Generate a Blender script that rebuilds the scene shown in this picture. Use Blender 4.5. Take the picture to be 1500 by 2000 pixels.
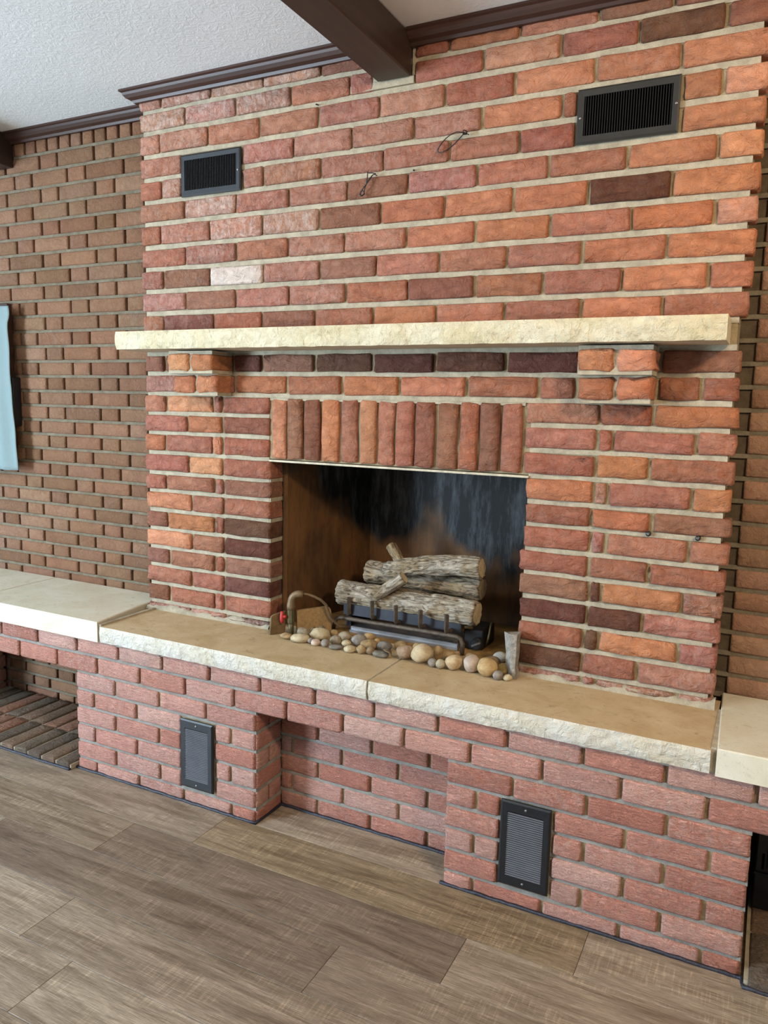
import bpy, math, random
from mathutils import Vector, Matrix, noise
random.seed(11)
for o in list(bpy.data.objects): bpy.data.objects.remove(o)
S = bpy.context.scene
COL = S.collection
# ------------------------------------------------------------------ camera
cam_d = bpy.data.cameras.new('camera'); cam = bpy.data.objects.new('camera', cam_d); COL.objects.link(cam)
cam_d.sensor_fit = 'HORIZONTAL'; cam_d.sensor_width = 36.0; cam_d.lens = 36.19; cam_d.clip_start = .02
RW = ((0.8924662, 0.4505095, 0.0233158), (0.0819577, -0.1110245, -0.9904356), (-0.4436068, 0.8858412, -0.1359912))
m = Matrix.Identity(4)
for i in range(3):
    m[i][0] = RW[0][i]; m[i][1] = -RW[1][i]; m[i][2] = -RW[2][i]
m[0][3], m[1][3], m[2][3] = 2.115, -2.2, 1.36
cam.matrix_world = m
S.camera = cam
# ------------------------------------------------------------------ world and light
w = bpy.data.worlds.new('room_light'); S.world = w; w.use_nodes = True
w.node_tree.nodes['Background'].inputs[0].default_value = (.93, .96, 1, 1)
w.node_tree.nodes['Background'].inputs[1].default_value = .42
def area(name, loc, target, size, power, col, sizey=None):
    l = bpy.data.lights.new(name, 'AREA'); l.energy = power; l.color = col; l.size = size
    if sizey: l.shape = 'RECTANGLE'; l.size_y = sizey
    o = bpy.data.objects.new(name, l); COL.objects.link(o); o.location = loc
    o.rotation_euler = (Vector(target) - Vector(loc)).to_track_quat('-Z', 'Y').to_euler()
    return o
area('window_daylight', (-2.5, -3.4, 1.2), (.8, -.1, 1.2), 1.6, 650, (.64, .83, 1.0), 1.9)
area('ceiling_fixture_warm', (3.0, -1.75, 2.38), (1.7, 0, 1.0), .26, 58, (1.0, .74, .46))
area('ceiling_fixture_cool', (.35, -2.0, 2.38), (.5, 0, .9), .26, 19, (1.0, .88, .74))
S.view_settings.view_transform = 'Standard'; S.view_settings.look = 'None'
S.view_settings.gamma = 1.0; S.view_settings.use_curve_mapping = False
S.view_settings.exposure = -0.26

# ------------------------------------------------------------------ helpers
def lin(r, g, b):
    f = lambda c: (c/255/12.92) if c/255 <= .04045 else ((c/255+.055)/1.055)**2.4
    return (f(r), f(g), f(b), 1.0)
class MB:
    def __init__(s): s.v = []; s.f = []; s.mi = []
    def add(s, vs, fs, mi=0):
        n = len(s.v); s.v += [tuple(p) for p in vs]; s.f += [tuple(i+n for i in q) for q in fs]; s.mi += [mi]*len(fs)
        return s
    def box(s, x0, x1, y0, y1, z0, z1, mi=0):
        return s.add([(x0,y0,z0),(x1,y0,z0),(x1,y1,z0),(x0,y1,z0),(x0,y0,z1),(x1,y0,z1),(x1,y1,z1),(x0,y1,z1)],
                     [(0,3,2,1),(4,5,6,7),(0,1,5,4),(1,2,6,5),(2,3,7,6),(3,0,4,7)], mi)
    def bbox(s, x0, x1, y0, y1, z0, z1, b=.003, mi=0):
        # box with chamfered edges (24 verts)
        V = []; idx = {}
        for ix, X in enumerate((x0, x1)):
            for iy, Y in enumerate((y0, y1)):
                for iz, Z in enumerate((z0, z1)):
                    sx, sy, sz = (1, -1)[ix], (1, -1)[iy], (1, -1)[iz]
                    for a, p in enumerate(((X, Y+sy*b, Z+sz*b), (X+sx*b, Y, Z+sz*b), (X+sx*b, Y+sy*b, Z))):
                        idx[(ix, iy, iz, a)] = len(V); V.append(p)
        F = []
        for i in (0, 1):
            F.append([idx[(i,0,0,0)], idx[(i,1,0,0)], idx[(i,1,1,0)], idx[(i,0,1,0)]])
            F.append([idx[(0,i,0,1)], idx[(1,i,0,1)], idx[(1,i,1,1)], idx[(0,i,1,1)]])
            F.append([idx[(0,0,i,2)], idx[(1,0,i,2)], idx[(1,1,i,2)], idx[(0,1,i,2)]])
            for j in (0, 1):
                F.append([idx[(0,i,j,1)], idx[(1,i,j,1)], idx[(1,i,j,2)], idx[(0,i,j,2)]])
                F.append([idx[(i,0,j,0)], idx[(i,1,j,0)], idx[(i,1,j,2)], idx[(i,0,j,2)]])
                F.append([idx[(i,j,0,0)], idx[(i,j,1,0)], idx[(i,j,1,1)], idx[(i,j,0,1)]])
                for k in (0, 1):
                    F.append([idx[(i,j,k,0)], idx[(i,j,k,1)], idx[(i,j,k,2)]])
        c = Vector(((x0+x1)/2, (y0+y1)/2, (z0+z1)/2)); G = []
        for q in F:
            p = [Vector(V[i]) for i in q]
            nn = (p[1]-p[0]).cross(p[2]-p[0]); mid = sum(p, Vector())/len(p)
            G.append(tuple(q) if nn.dot(mid-c) > 0 else tuple(reversed(q)))
        return s.add(V, G, mi)
    def tube(s, path, r, n=10, mi=0, cap=True):
        P = [Vector(p) for p in path]; rr = r if isinstance(r, (list, tuple)) else [r]*len(P)
        V = []; up = None
        for i, p in enumerate(P):
            t = (P[min(i+1, len(P)-1)]-P[max(i-1, 0)]).normalized()
            if up is None:
                up = Vector((0,0,1)) if abs(t.z) < .9 else Vector((1,0,0))
            a = t.cross(up).normalized(); up = a.cross(t).normalized()
            for k in range(n):
                an = 2*math.pi*k/n; V.append(p+(a*math.cos(an)+up*math.sin(an))*rr[i])
        F = [(i*n+k, i*n+(k+1) % n, (i+1)*n+(k+1) % n, (i+1)*n+k) for i in range(len(P)-1) for k in range(n)]
        if cap: F += [tuple(reversed(range(n))), tuple((len(P)-1)*n+k for k in range(n))]
        return s.add(V, F, mi)
    def prism(s, poly, axis, a0, a1, mi=0):
        # poly of (u,v); axis 'x': (a,u,v); 'y': (u,a,v); 'z': (u,v,a)
        n = len(poly); mk = {'x': lambda a,u,v: (a,u,v), 'y': lambda a,u,v: (u,a,v), 'z': lambda a,u,v: (u,v,a)}[axis]
        V = [mk(a0,u,v) for u,v in poly]+[mk(a1,u,v) for u,v in poly]
        F = [(i, (i+1) % n, n+(i+1) % n, n+i) for i in range(n)]+[tuple(reversed(range(n))), tuple(range(n, 2*n))]
        return s.add(V, F, mi)
    def mesh(s, name, mats, smooth=False):
        me = bpy.data.meshes.new(name); me.from_pydata(s.v, [], s.f); me.validate()
        for mt in (mats if isinstance(mats, (list, tuple)) else [mats]): me.materials.append(mt)
        me.polygons.foreach_set('material_index', s.mi[:len(me.polygons)])
        import bmesh
        b = bmesh.new(); b.from_mesh(me); bmesh.ops.recalc_face_normals(b, faces=b.faces); b.to_mesh(me); b.free()
        if smooth: me.polygons.foreach_set('use_smooth', [True]*len(me.polygons))
        me.update(); return me
    def build(s, name, mats, parent=None, smooth=False, loc=(0,0,0)):
        o = bpy.data.objects.new(name, s.mesh(name, mats, smooth)); COL.objects.link(o); o.location = loc
        if parent: o.parent = parent
        return o
def tag(o, label=None, cat=None, group=None, kind=None):
    if label: o['label'] = label
    if cat: o['category'] = cat
    if group: o['group'] = group
    if kind: o['kind'] = kind
    return o
def empty(name, loc=(0,0,0)):
    o = bpy.data.objects.new(name, None); COL.objects.link(o); o.location = loc; o.empty_display_size = .05
    return o
def put(me, name, loc, parent, col=None, rot=None):
    o = bpy.data.objects.new(name, me); COL.objects.link(o); o.location = loc
    if rot: o.rotation_euler = rot
    if parent:
        o.parent = parent
        if parent.location.length: o.matrix_parent_inverse = Matrix.Translation(-parent.location)
    if col: o.color = col
    return o

# ------------------------------------------------------------------ materials
class NT:
    def __init__(s, name):
        s.m = bpy.data.materials.new(name); s.m.use_nodes = True; s.t = s.m.node_tree; s.b = s.t.nodes['Principled BSDF']
    def n(s, typ, **k):
        nd = s.t.nodes.new(typ)
        for a, v in k.items():
            if a.startswith('i_'):
                key = a[2:]; key = int(key) if key.isdigit() else key.replace('_', ' ')
                nd.inputs[key].default_value = v
            else: setattr(nd, a, v)
        return nd
    def l(s, a, b): s.t.links.new(a, b)
    def pos(s, scale=(1,1,1), rnd=0.0):
        g = s.n('ShaderNodeNewGeometry'); mp = s.n('ShaderNodeMapping'); mp.inputs['Scale'].default_value = scale
        s.l(g.outputs['Position'], mp.inputs['Vector'])
        if rnd:
            oi = s.n('ShaderNodeObjectInfo'); mu = s.n('ShaderNodeMath', operation='MULTIPLY'); mu.inputs[1].default_value = rnd
            s.l(oi.outputs['Random'], mu.inputs[0]); c = s.n('ShaderNodeCombineXYZ')
            for i in range(3): s.l(mu.outputs[0], c.inputs[i])
            s.l(c.outputs[0], mp.inputs['Location'])
        return mp.outputs[0]
    def noise(s, vec, scale, detail=4, rough=.6, dist=0):
        nd = s.n('ShaderNodeTexNoise'); nd.inputs['Scale'].default_value = scale; nd.inputs['Detail'].default_value = detail
        nd.inputs['Roughness'].default_value = rough; nd.inputs['Distortion'].default_value = dist
        s.l(vec, nd.inputs['Vector']); return nd.outputs['Fac']
    def ramp(s, fac, stops):
        r = s.n('ShaderNodeValToRGB'); e = r.color_ramp.elements
        while len(e) < len(stops): e.new(.5)
        for i, (p, c) in enumerate(stops):
            e[i].position = p; e[i].color = c if isinstance(c, (tuple, list)) else (c, c, c, 1)
        s.l(fac, r.inputs[0]); return r.outputs[0]
    def mix(s, fac, a, b, mode='MIX'):
        x = s.n('ShaderNodeMix', data_type='RGBA', blend_type=mode)
        for sock, val in ((x.inputs[0], fac), (x.inputs[6], a), (x.inputs[7], b)):
            if hasattr(val, 'is_linked'): s.l(val, sock)
            else: sock.default_value = val
        return x.outputs[2]
    def math(s, op, a, b=0.0):
        x = s.n('ShaderNodeMath', operation=op)
        for sock, val in ((x.inputs[0], a), (x.inputs[1], b)):
            if hasattr(val, 'is_linked'): s.l(val, sock)
            else: sock.default_value = val
        return x.outputs[0]
    def bump(s, hs, dist=.002, strength=1.0):
        prev = None
        for h, d, st in hs:
            b = s.n('ShaderNodeBump'); b.inputs['Distance'].default_value = d; b.inputs['Strength'].default_value = st
            s.l(h, b.inputs['Height'])
            if prev: s.l(prev, b.inputs['Normal'])
            prev = b.outputs[0]
        s.l(prev, s.b.inputs['Normal'])
    def col(s, c): s.l(c, s.b.inputs['Base Color']) if hasattr(c, 'is_linked') else setattr(s.b.inputs['Base Color'], 'default_value', c)
    def set(s, rough=.8, metal=0, spec=.3):
        s.b.inputs['Roughness'].default_value = rough; s.b.inputs['Metallic'].default_value = metal
        s.b.inputs['Specular IOR Level'].default_value = spec; return s.m

def brick_mat(name, kind):
    n = NT(name); p = n.pos(rnd=7.0); oi = n.n('ShaderNodeObjectInfo')
    big = n.noise(p, 16, 4, .6); mid = n.noise(p, 60, 5, .65); fine = n.noise(p, 420, 3, .7)
    c = oi.outputs['Color']
    c = n.mix(n.ramp(big, [(.40, 0), (.66, .55 if kind == 'rock' else .3)]), c, n.mix(1.0, c, (.62, .52, .50, 1), 'MULTIPLY'))
    c = n.mix(n.ramp(mid, [(.48, 0), (.72, .45)]), c, n.mix(1.0, c, (1.25, 1.22, 1.15, 1), 'MULTIPLY'))
    c = n.mix(n.ramp(fine, [(.62, 0), (.76, .55 if kind == 'rock' else .4)]), c, n.mix(1.0, c, (.45, .42, .42, 1), 'MULTIPLY'))
    # lime bloom, per brick amount kept in the object colour's alpha
    e = n.noise(n.pos((1, 1, .55), 3.0), 55, 6, .72, 1.2)
    em = n.math('MULTIPLY', n.ramp(e, [(.40, 0), (.66, 1)]), n.math('SUBTRACT', 1.0, oi.outputs['Alpha']))
    c = n.mix(em, c, lin(214, 200, 190))
    n.col(c)
    if kind == 'rock':
        r1 = n.noise(n.pos((1, 1, 1.5), 5.0), 26, 6, .62, .8)
        v = n.n('ShaderNodeTexVoronoi', feature='F1', distance='CHEBYCHEV'); v.inputs['Scale'].default_value = 34
        n.l(n.pos((1, 1, 1.6), 5.0), v.inputs['Vector'])
        rg = n.n('ShaderNodeTexNoise', noise_type='RIDGED_MULTIFRACTAL'); rg.inputs['Scale'].default_value = 17; rg.inputs['Detail'].default_value = 5; rg.inputs['Roughness'].default_value = .55; rg.inputs['Distortion'].default_value = .9
        n.l(n.pos((.75, 1, 1.5), 5.0), rg.inputs['Vector'])
        n.bump([(r1, .024, .9), (rg.outputs['Fac'], -.0035, .8), (v.outputs['Distance'], .005, .5), (fine, .002, .7)])
    elif kind == 'wire':
        r1 = n.noise(n.pos((1, 1, 3.2), 5.0), 42, 5, .62, 1.6)
        r2 = n.noise(n.pos((1, 1, 1.8), 9.0), 120, 4, .6, .5)
        n.bump([(r1, .018, 1.0), (r2, .005, .8), (fine, .0015, .5)])
    else:
        r1 = n.noise(n.pos((1.0, 1, 1.0), 5.0), 75, 5, .65, 1.0)
        n.bump([(r1, .009, .9), (fine, .0015, .6)])
    return n.set(.86, 0, .25)
M = {}
M['rock'] = brick_mat('split_face_brick', 'rock')
M['wire'] = brick_mat('wire_cut_brick', 'wire')
M['tex'] = brick_mat('textured_wall_brick', 'tex')
def mortar_mat(name, a, b):
    n = NT(name); p = n.pos(); c = n.mix(n.ramp(n.noise(p, 22, 5, .7), [(.35, 0), (.65, 1)]), a, b)
    g = n.noise(p, 500, 2, .7); c = n.mix(n.ramp(g, [(.58, 0), (.72, .6)]), c, n.mix(1.0, c, (.45, .42, .38, 1), 'MULTIPLY'))
    n.col(c); n.bump([(n.noise(p, 70, 4, .7), .006, .6), (g, .0015, .7)]); return n.set(.92, 0, .2)
M['bed'] = mortar_mat('sandy_mortar', lin(180, 169, 147), lin(150, 141, 122))
M['perp'] = mortar_mat('brown_mortar', lin(162, 146, 116), lin(134, 120, 94))
M['bench_bed'] = mortar_mat('grey_mortar', lin(150, 146, 138), lin(124, 120, 112))
M['wall_bed'] = mortar_mat('dusty_mortar', lin(126, 116, 98), lin(102, 93, 78))
M['wall_perp'] = mortar_mat('raked_mortar', lin(92, 80, 64), lin(74, 64, 50))
def stone_mat(name, a, b, c, bs, vein=True):
    n = NT(name); p = n.pos(); k = n.mix(n.ramp(n.noise(p, 7, 5, .6, .5), [(.35, 0), (.65, 1)]), a, b)
    k = n.mix(n.ramp(n.noise(n.pos((1, 1.7, 1)), 26, 6, .7, 1.4), [(.56, 0), (.70, .55)]), k, c)
    sp = n.noise(p, 260, 2, .6); k = n.mix(n.ramp(sp, [(.64, 0), (.72, .5)]), k, c)
    n.col(k); n.bump([(n.noise(p, 38, 6, .65, .6), .012, bs), (n.noise(p, 180, 4, .7), .003, bs*.7)]); return n.set(.75, 0, .3)
M['rockface'] = stone_mat('rock_faced_limestone', lin(212, 207, 196), lin(202, 191, 168), lin(148, 134, 108), 1.0)
M['hearth_top'] = stone_mat('smoke_stained_stone', lin(192, 172, 138), lin(174, 150, 112), lin(122, 102, 76), .10)
M['white_slab'] = stone_mat('honed_pale_limestone', lin(208, 203, 186), lin(197, 189, 166), lin(152, 143, 120), .05)
M['mantel'] = stone_mat('mantel_limestone', lin(218, 208, 182), lin(204, 190, 154), lin(128, 112, 84), 1.0)
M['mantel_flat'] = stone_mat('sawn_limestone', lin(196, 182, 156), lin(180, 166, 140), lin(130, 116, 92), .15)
def simple(name, c, rough=.5, metal=0, spec=.4, var=.25, scale=30, bump=0):
    n = NT(name); p = n.pos(); f = n.noise(p, scale, 5, .65)
    n.col(n.mix(n.ramp(f, [(.35, 0), (.65, 1)]), c, tuple(v*(1-var) for v in c[:3])+(1,)))
    if bump: n.bump([(n.noise(p, scale*3, 4, .6), bump, .7)])
    return n.set(rough, metal, spec)
M['black'] = simple('black_enamel', lin(22, 24, 28), .42, .0, .5, .2)
M['vent_dark'] = simple('bronze_enamel', lin(44, 42, 38), .38, .0, .5, .2)
M['louvre'] = simple('lit_black_enamel', lin(104, 106, 112), .40, .0, .5, .15)  # black enamel greyed to carry the light that tilted slats catch
M['fin'] = simple('recess_shade_fin', lin(20, 19, 18), .55, 0, .3)  # near-black colour puts the shade of the vent recess on the fins
M['void'] = simple('duct_darkness', lin(8, 8, 8), .9, 0, .1)
M['screw'] = simple('zinc_screw', lin(150, 150, 150), .35, .8)
M['wire_black'] = simple('black_wire', lin(14, 14, 15), .5)
M['iron'] = simple('dark_iron', lin(98, 86, 74), .6, .5, .4, .45, 60, .002)
M['steel'] = simple('dull_steel', lin(170, 172, 176), .38, .85, .5, .25, 18)
M['shield'] = simple('blued_sheet', lin(56, 58, 66), .5, .3, .4, .3, 20)
M['pipe'] = simple('tarnished_pipe', lin(128, 106, 80), .55, .4, .4, .35, 50, .001)
M['brassy'] = simple('dirty_fitting', lin(96, 88, 60), .5, .4, .4, .3, 60)
M['red'] = simple('red_plastic', lin(176, 42, 44), .45, 0, .5, .15)
M['board'] = simple('sandy_fire_board', lin(172, 140, 98), .95, 0, .2, .3, 90, .004)
M['board2'] = simple('dusty_brown_board', lin(120, 100, 70), .9, 0, .2, .35, 40, .002)
M['concrete'] = simple('rough_concrete', lin(168, 160, 148), .95, 0, .2, .45, 60, .01)
M['caulk'] = simple('dark_caulk', lin(34, 38, 52), .35, 0, .5, .3, 80, .003)
M['lintel'] = simple('pale_painted_steel', lin(200, 190, 166), .6, .1, .3, .35, 40, .002)
# firebox steel: rust with a soot stain over its upper middle
n = NT('rusted_sooty_steel'); p = n.pos()
rust = n.mix(n.ramp(n.noise(n.pos((1, 1, .45)), 9, 6, .65, .4), [(.35, 0), (.65, 1)]), lin(112, 78, 44), lin(76, 51, 31))
rust = n.mix(n.ramp(n.noise(n.pos((1, 1, .12)), 60, 5, .7), [(.5, 0), (.7, .5)]), rust, lin(52, 38, 28))
sx = n.n('ShaderNodeSeparateXYZ'); n.l(p, sx.inputs[0])
hgt = n.math('ADD', n.math('MULTIPLY', n.math('ADD', n.math('SUBTRACT', sx.outputs[2], .83), n.math('MULTIPLY', n.math('SUBTRACT', sx.outputs[1], .3), .55)), 3.4), n.math('MULTIPLY', n.math('SUBTRACT', n.noise(n.pos((1, 1, .8)), 4.5, 3, .5), .5), 2.0))
hgt = n.math('ADD', hgt, n.math('MULTIPLY', n.math('SUBTRACT', sx.outputs[0], 1.0), .45))
soot = n.ramp(hgt, [(.30, 0), (.62, 1)])
sc = n.mix(n.ramp(n.noise(n.pos((1, 1, .18)), 34, 6, .72), [(.46, 0), (.72, 1)]), lin(24, 23, 23), lin(84, 85, 86))
n.col(n.mix(soot, rust, sc)); n.bump([(n.noise(p, 120, 4, .7), .001, .5)]); M['firebox'] = n.set(.62, .25, .35)
M['fire_floor'] = simple('rusty_floor_plate', lin(158, 122, 70), .8, .1, .3, .4, 20, .002)
# bark
def bark(name, a, b, c):
    n = NT(name); tc = n.n('ShaderNodeTexCoord'); mp = n.n('ShaderNodeMapping'); mp.inputs['Scale'].default_value = (.28, 1, 1)
    n.l(tc.outputs['Object'], mp.inputs['Vector']); g = n.noise(mp.outputs[0], 62, 6, .66, 1.8)
    ash = n.noise(tc.outputs['Object'], 14, 4, .6)
    k = n.mix(n.ramp(g, [(.34, 0), (.56, 1)]), c, n.mix(n.ramp(ash, [(.4, 0), (.62, 1)]), a, b))
    n.col(k); n.bump([(g, .012, 1.0), (n.noise(tc.outputs['Object'], 300, 3, .7), .001, .5)]); return n.set(.9, 0, .2)
M['bark'] = bark('ceramic_bark', lin(160, 142, 114), lin(188, 178, 162), lin(78, 62, 45))
M['bark_dark'] = bark('ceramic_bark_singed', lin(168, 146, 112), lin(176, 160, 138), lin(70, 56, 42))
M['cut'] = simple('ceramic_cut_end', lin(202, 184, 150), .9, 0, .2, .35, 60, .003)
# ceiling, wood trim, cloth, glass
n = NT('stippled_plaster'); p = n.pos(); s1 = n.noise(n.pos((1, 1, 1)), 26, 6, .62, 2.4)
n.col(n.mix(n.ramp(n.noise(p, 3, 2), [(.3, 0), (.7, 1)]), lin(240, 242, 243), lin(234, 236, 237)))
n.bump([(n.ramp(s1, [(.46, 0), (.60, 1)]), .003, .30), (n.noise(p, 160, 3, .6), .001, .5)]); M['ceiling'] = n.set(.9, 0, .2)
M['plaster'] = simple('painted_plaster', lin(214, 210, 200), .9, 0, .2, .05, 4)
def wood_dark(name, a, b, axis):
    n = NT(name); sc = {'x': (1.5, 60, 60), 'y': (60, 1.5, 60)}[axis]
    g = n.noise(n.pos(sc), 1, 5, .65, .3); n.col(n.mix(n.ramp(g, [(.3, 0), (.7, 1)]), a, b)); n.bump([(g, .001, .35)]); return n.set(.42, 0, .45)
M['beam'] = wood_dark('dark_stained_beam', lin(58, 42, 34), lin(42, 30, 25), 'y')
M['trim'] = wood_dark('dark_stained_moulding', lin(72, 48, 40), lin(50, 33, 28), 'x')
n = NT('blue_grey_linen'); p = n.pos(); n.col(n.mix(n.noise(p, 900, 2), lin(136, 152, 153), lin(116, 134, 136))); n.bump([(n.noise(p, 1100, 2), .0006, .5), (n.noise(p, 22, 4), .006, .5)]); M['cloth'] = n.set(.95, 0, .1)
n = NT('window_glass'); n.col(lin(60, 70, 76)); M['glass'] = n.set(.06, 0, .5)
# vinyl floor planks: colour per plank in the object colour
n = NT('weathered_plank'); oi = n.n('ShaderNodeObjectInfo')
g1 = n.noise(n.pos((.75, 9, 1), 13.0), 3.2, 5, .55, .9); g2 = n.noise(n.pos((6, 190, 1), 17.0), 3.0, 6, .72, .3)
saw = n.noise(n.pos((60, 4, 1), 19.0), 3.0, 4, .7); sawm = n.noise(n.pos((1.2, 3.5, 1), 23.0), 3.5, 3, .6)
c = n.mix(n.ramp(g1, [(.34, .0), (.62, 1)]), n.mix(1.0, oi.outputs['Color'], (.56, .52, .48, 1), 'MULTIPLY'), oi.outputs['Color'])
c = n.mix(n.ramp(g2, [(.40, 0), (.62, 1)]), c, n.mix(1.0, c, (.50, .48, .46, 1), 'MULTIPLY'))
c = n.mix(n.ramp(n.noise(n.pos((14, 240, 1), 31.0), 2.0, 5, .75), [(.50, 0), (.64, .75)]), c, n.mix(1.0, c, (1.45, 1.44, 1.42, 1), 'MULTIPLY'))
c = n.mix(n.math('MULTIPLY', n.ramp(saw, [(.50, 0), (.64, .7)]), n.ramp(sawm, [(.44, 0), (.56, 1)])), c, n.mix(1.0, c, (1.6, 1.6, 1.58, 1), 'MULTIPLY'))
c = n.mix(n.math('MULTIPLY', n.ramp(n.noise(n.pos((55, 3, 1), 29.0), 3, 4, .7), [(.58, 0), (.70, .7)]), n.ramp(sawm, [(.50, 0), (.62, 1)])), c, n.mix(1.0, c, (.6, .58, .56, 1), 'MULTIPLY'))
n.col(c); n.bump([(g2, .0006, .5), (saw, .0004, .3)]); M['plank'] = n.set(.46, 0, .45)
M['subfloor'] = simple('dark_seam', lin(104, 90, 76), .8)
PEB = {}
def pebble_mat(key, a, b, speck):
    n = NT('pebble_'+key); p = n.pos(); k = n.mix(n.ramp(n.noise(p, 45, 5, .6, .6), [(.38, 0), (.62, 1)]), a, b)
    k = n.mix(n.ramp(n.noise(p, 230, 3, .65), [(.58, 0), (.68, speck)]), k, n.mix(1.0, k, (.45, .38, .32, 1), 'MULTIPLY'))
    n.col(k); n.bump([(n.noise(p, 160, 4, .6), .001, .4)]); PEB[key] = n.set(.7, 0, .35)
for k, a, b, s in (('tan', (184,156,112), (150,124,88), .3), ('cream', (208,192,156), (184,164,128), .3), ('greytan', (170,154,128), (138,124,104), .3),
                   ('dim', (140,122,92), (110,96,72), .3), ('grey', (160,150,138), (132,124,116), .3), ('pinkwhite', (222,200,180), (204,176,156), .3),
                   ('orange', (188,156,112), (158,126,88), .4), ('slate', (136,130,120), (108,104,98), .2), ('slateflat', (132,124,110), (100,94,84), .2),
                   ('speckled', (184,158,110), (150,128,90), 1.0), ('brown', (148,124,94), (116,96,72), .4), ('rose', (180,154,128), (150,122,98), .5),
                   ('pale', (206,184,146), (184,164,132), .3), ('greycream', (190,176,146), (158,144,116), .5), ('spotted', (208,184,146), (182,152,112), .9),
                   ('pinkgrey', (204,184,166), (178,158,142), .35), ('gold', (204,174,124), (178,144,96), .25), ('olive', (160,136,78), (110,94,50), 1.0),
                   ('palegrey', (204,198,182), (178,172,158), .2)):
    pebble_mat(k, lin(*[v*.9 for v in a]), lin(*[v*.88 for v in b]), s)

# ------------------------------------------------------------------ bricks
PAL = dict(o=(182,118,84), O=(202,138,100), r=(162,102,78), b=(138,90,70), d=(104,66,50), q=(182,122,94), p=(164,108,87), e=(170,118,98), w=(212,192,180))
BLOOM = dict(q=.12, o=.05, O=.08, r=.10, b=.06, d=.04, p=.20, e=.50, w=1.0)
def bcol(code, jit=10, bloom=None):
    k = random.uniform(-jit, jit); c = PAL[code]
    l = lin(*[min(255, max(0, v+k+random.uniform(-4, 4))) for v in c])
    return (l[0], l[1], l[2], 1-(BLOOM[code] if bloom is None else bloom))
CACHE = {}
def brick_mesh(w, h, d, mat, rough=.003, rad=.0045, variant=0, face='-y'):
    """one brick centred on x and z, its weathered face at y=0 pointing to -y, body running back to y=d"""
    key = (round(w, 3), round(h, 3), round(d, 3), mat.name, round(rough, 4), variant, face)
    if key in CACHE: return CACHE[key]
    R = random.Random(hash(key[:3])*31+variant*977+7)
    j = lambda a: R.uniform(-a, a)
    w2, h2 = w/2, h/2; r = min(rad, h*.2, w*.2)
    tall = h > w; L = max(w, h)
    nl = 2 if L > .12 else 1
    out = []
    def side(p, q, k):
        for i in range(1, k+1):
            t = i/(k+1); out.append((p[0]+(q[0]-p[0])*t, p[1]+(q[1]-p[1])*t))
    nx, nz = (1, nl) if tall else (nl, 1)
    c = [(-w2, -h2), (w2, -h2), (w2, h2), (-w2, h2)]
    out.append((-w2+r, -h2)); side((-w2+r, -h2), (w2-r, -h2), nx); out.append((w2-r, -h2)); out.append((w2, -h2+r))
    side((w2, -h2+r), (w2, h2-r), nz); out.append((w2, h2-r)); out.append((w2-r, h2)); side((w2-r, h2), (-w2+r, h2), nx)
    out.append((-w2+r, h2)); out.append((-w2, h2-r)); side((-w2, h2-r), (-w2, -h2+r), nz); out.append((-w2, -h2+r))
    a = rough*.55
    out = [(x+j(a), z+j(a)) for x, z in out]
    n = len(out); V = []; F = []
    for x, z in out: V.append((x, d, z))
    for x, z in out: V.append((x, .0035+rough*.6, z))
    ins = .0052
    for x, z in out:
        sx = (w2-ins)/w2; sz = (h2-ins)/h2; V.append((x*sx+j(a), j(rough), z*sz+j(a)))
    cc = []
    m = 3 if L > .12 else 1
    for i in range(m):
        t = (i-(m-1)/2)/(m)*L*1.0
        V.append((0+j(.004), -rough*.6+j(rough*1.3), t) if tall else (t, -rough*.6+j(rough*1.3), j(.006))); cc.append(len(V)-1)
    for i in range(n):
        k = (i+1) % n
        F.append((i, k, n+k, n+i)); F.append((n+i, n+k, 2*n+k, 2*n+i))
    near = []
    for i in range(n):
        q = V[2*n+i]; near.append(min(cc, key=lambda u: abs((V[u][2]-q[2]) if tall else (V[u][0]-q[0]))))
    for i in range(n):
        k = (i+1) % n
        if near[i] == near[k]: F.append((2*n+i, 2*n+k, near[i]))
        else:
            F.append((2*n+i, 2*n+k, near[k])); F.append((2*n+i, near[k], near[i]))
    mb = MB()
    if face == '+x': V = [(-y, x, z) for x, y, z in V]
    elif face == '+z': V = [(x, z, -y) for x, y, z in V]
    mb.add(V, F); me = mb.mesh('brick', mat, True); me.polygons.foreach_set('use_smooth', [not (i < 2*n and i % 2 == 0) for i in range(len(me.polygons))]); CACHE[key] = me
    return me
def lay(parent, x0, x1, z0, z1, code, mat, y=0.0, d=.05, gap=.010, bed=.014, rough=.003, name='brick', jit=10, bloom=None, out=.003):
    """lay one brick between joint centre lines x0..x1 and bed lines z0..z1"""
    w, h = x1-x0-gap, z1-z0-bed
    me = brick_mesh(w, h, d, mat, rough, variant=random.randrange(4))
    return put(me, name, ((x0+x1)/2+random.uniform(-.001, .001), y+random.uniform(-out, out*.5), (z0+z1)/2+random.uniform(-.001, .001)), parent,
               bcol(code, jit, bloom), (0, random.uniform(-.005, .005), 0))

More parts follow.
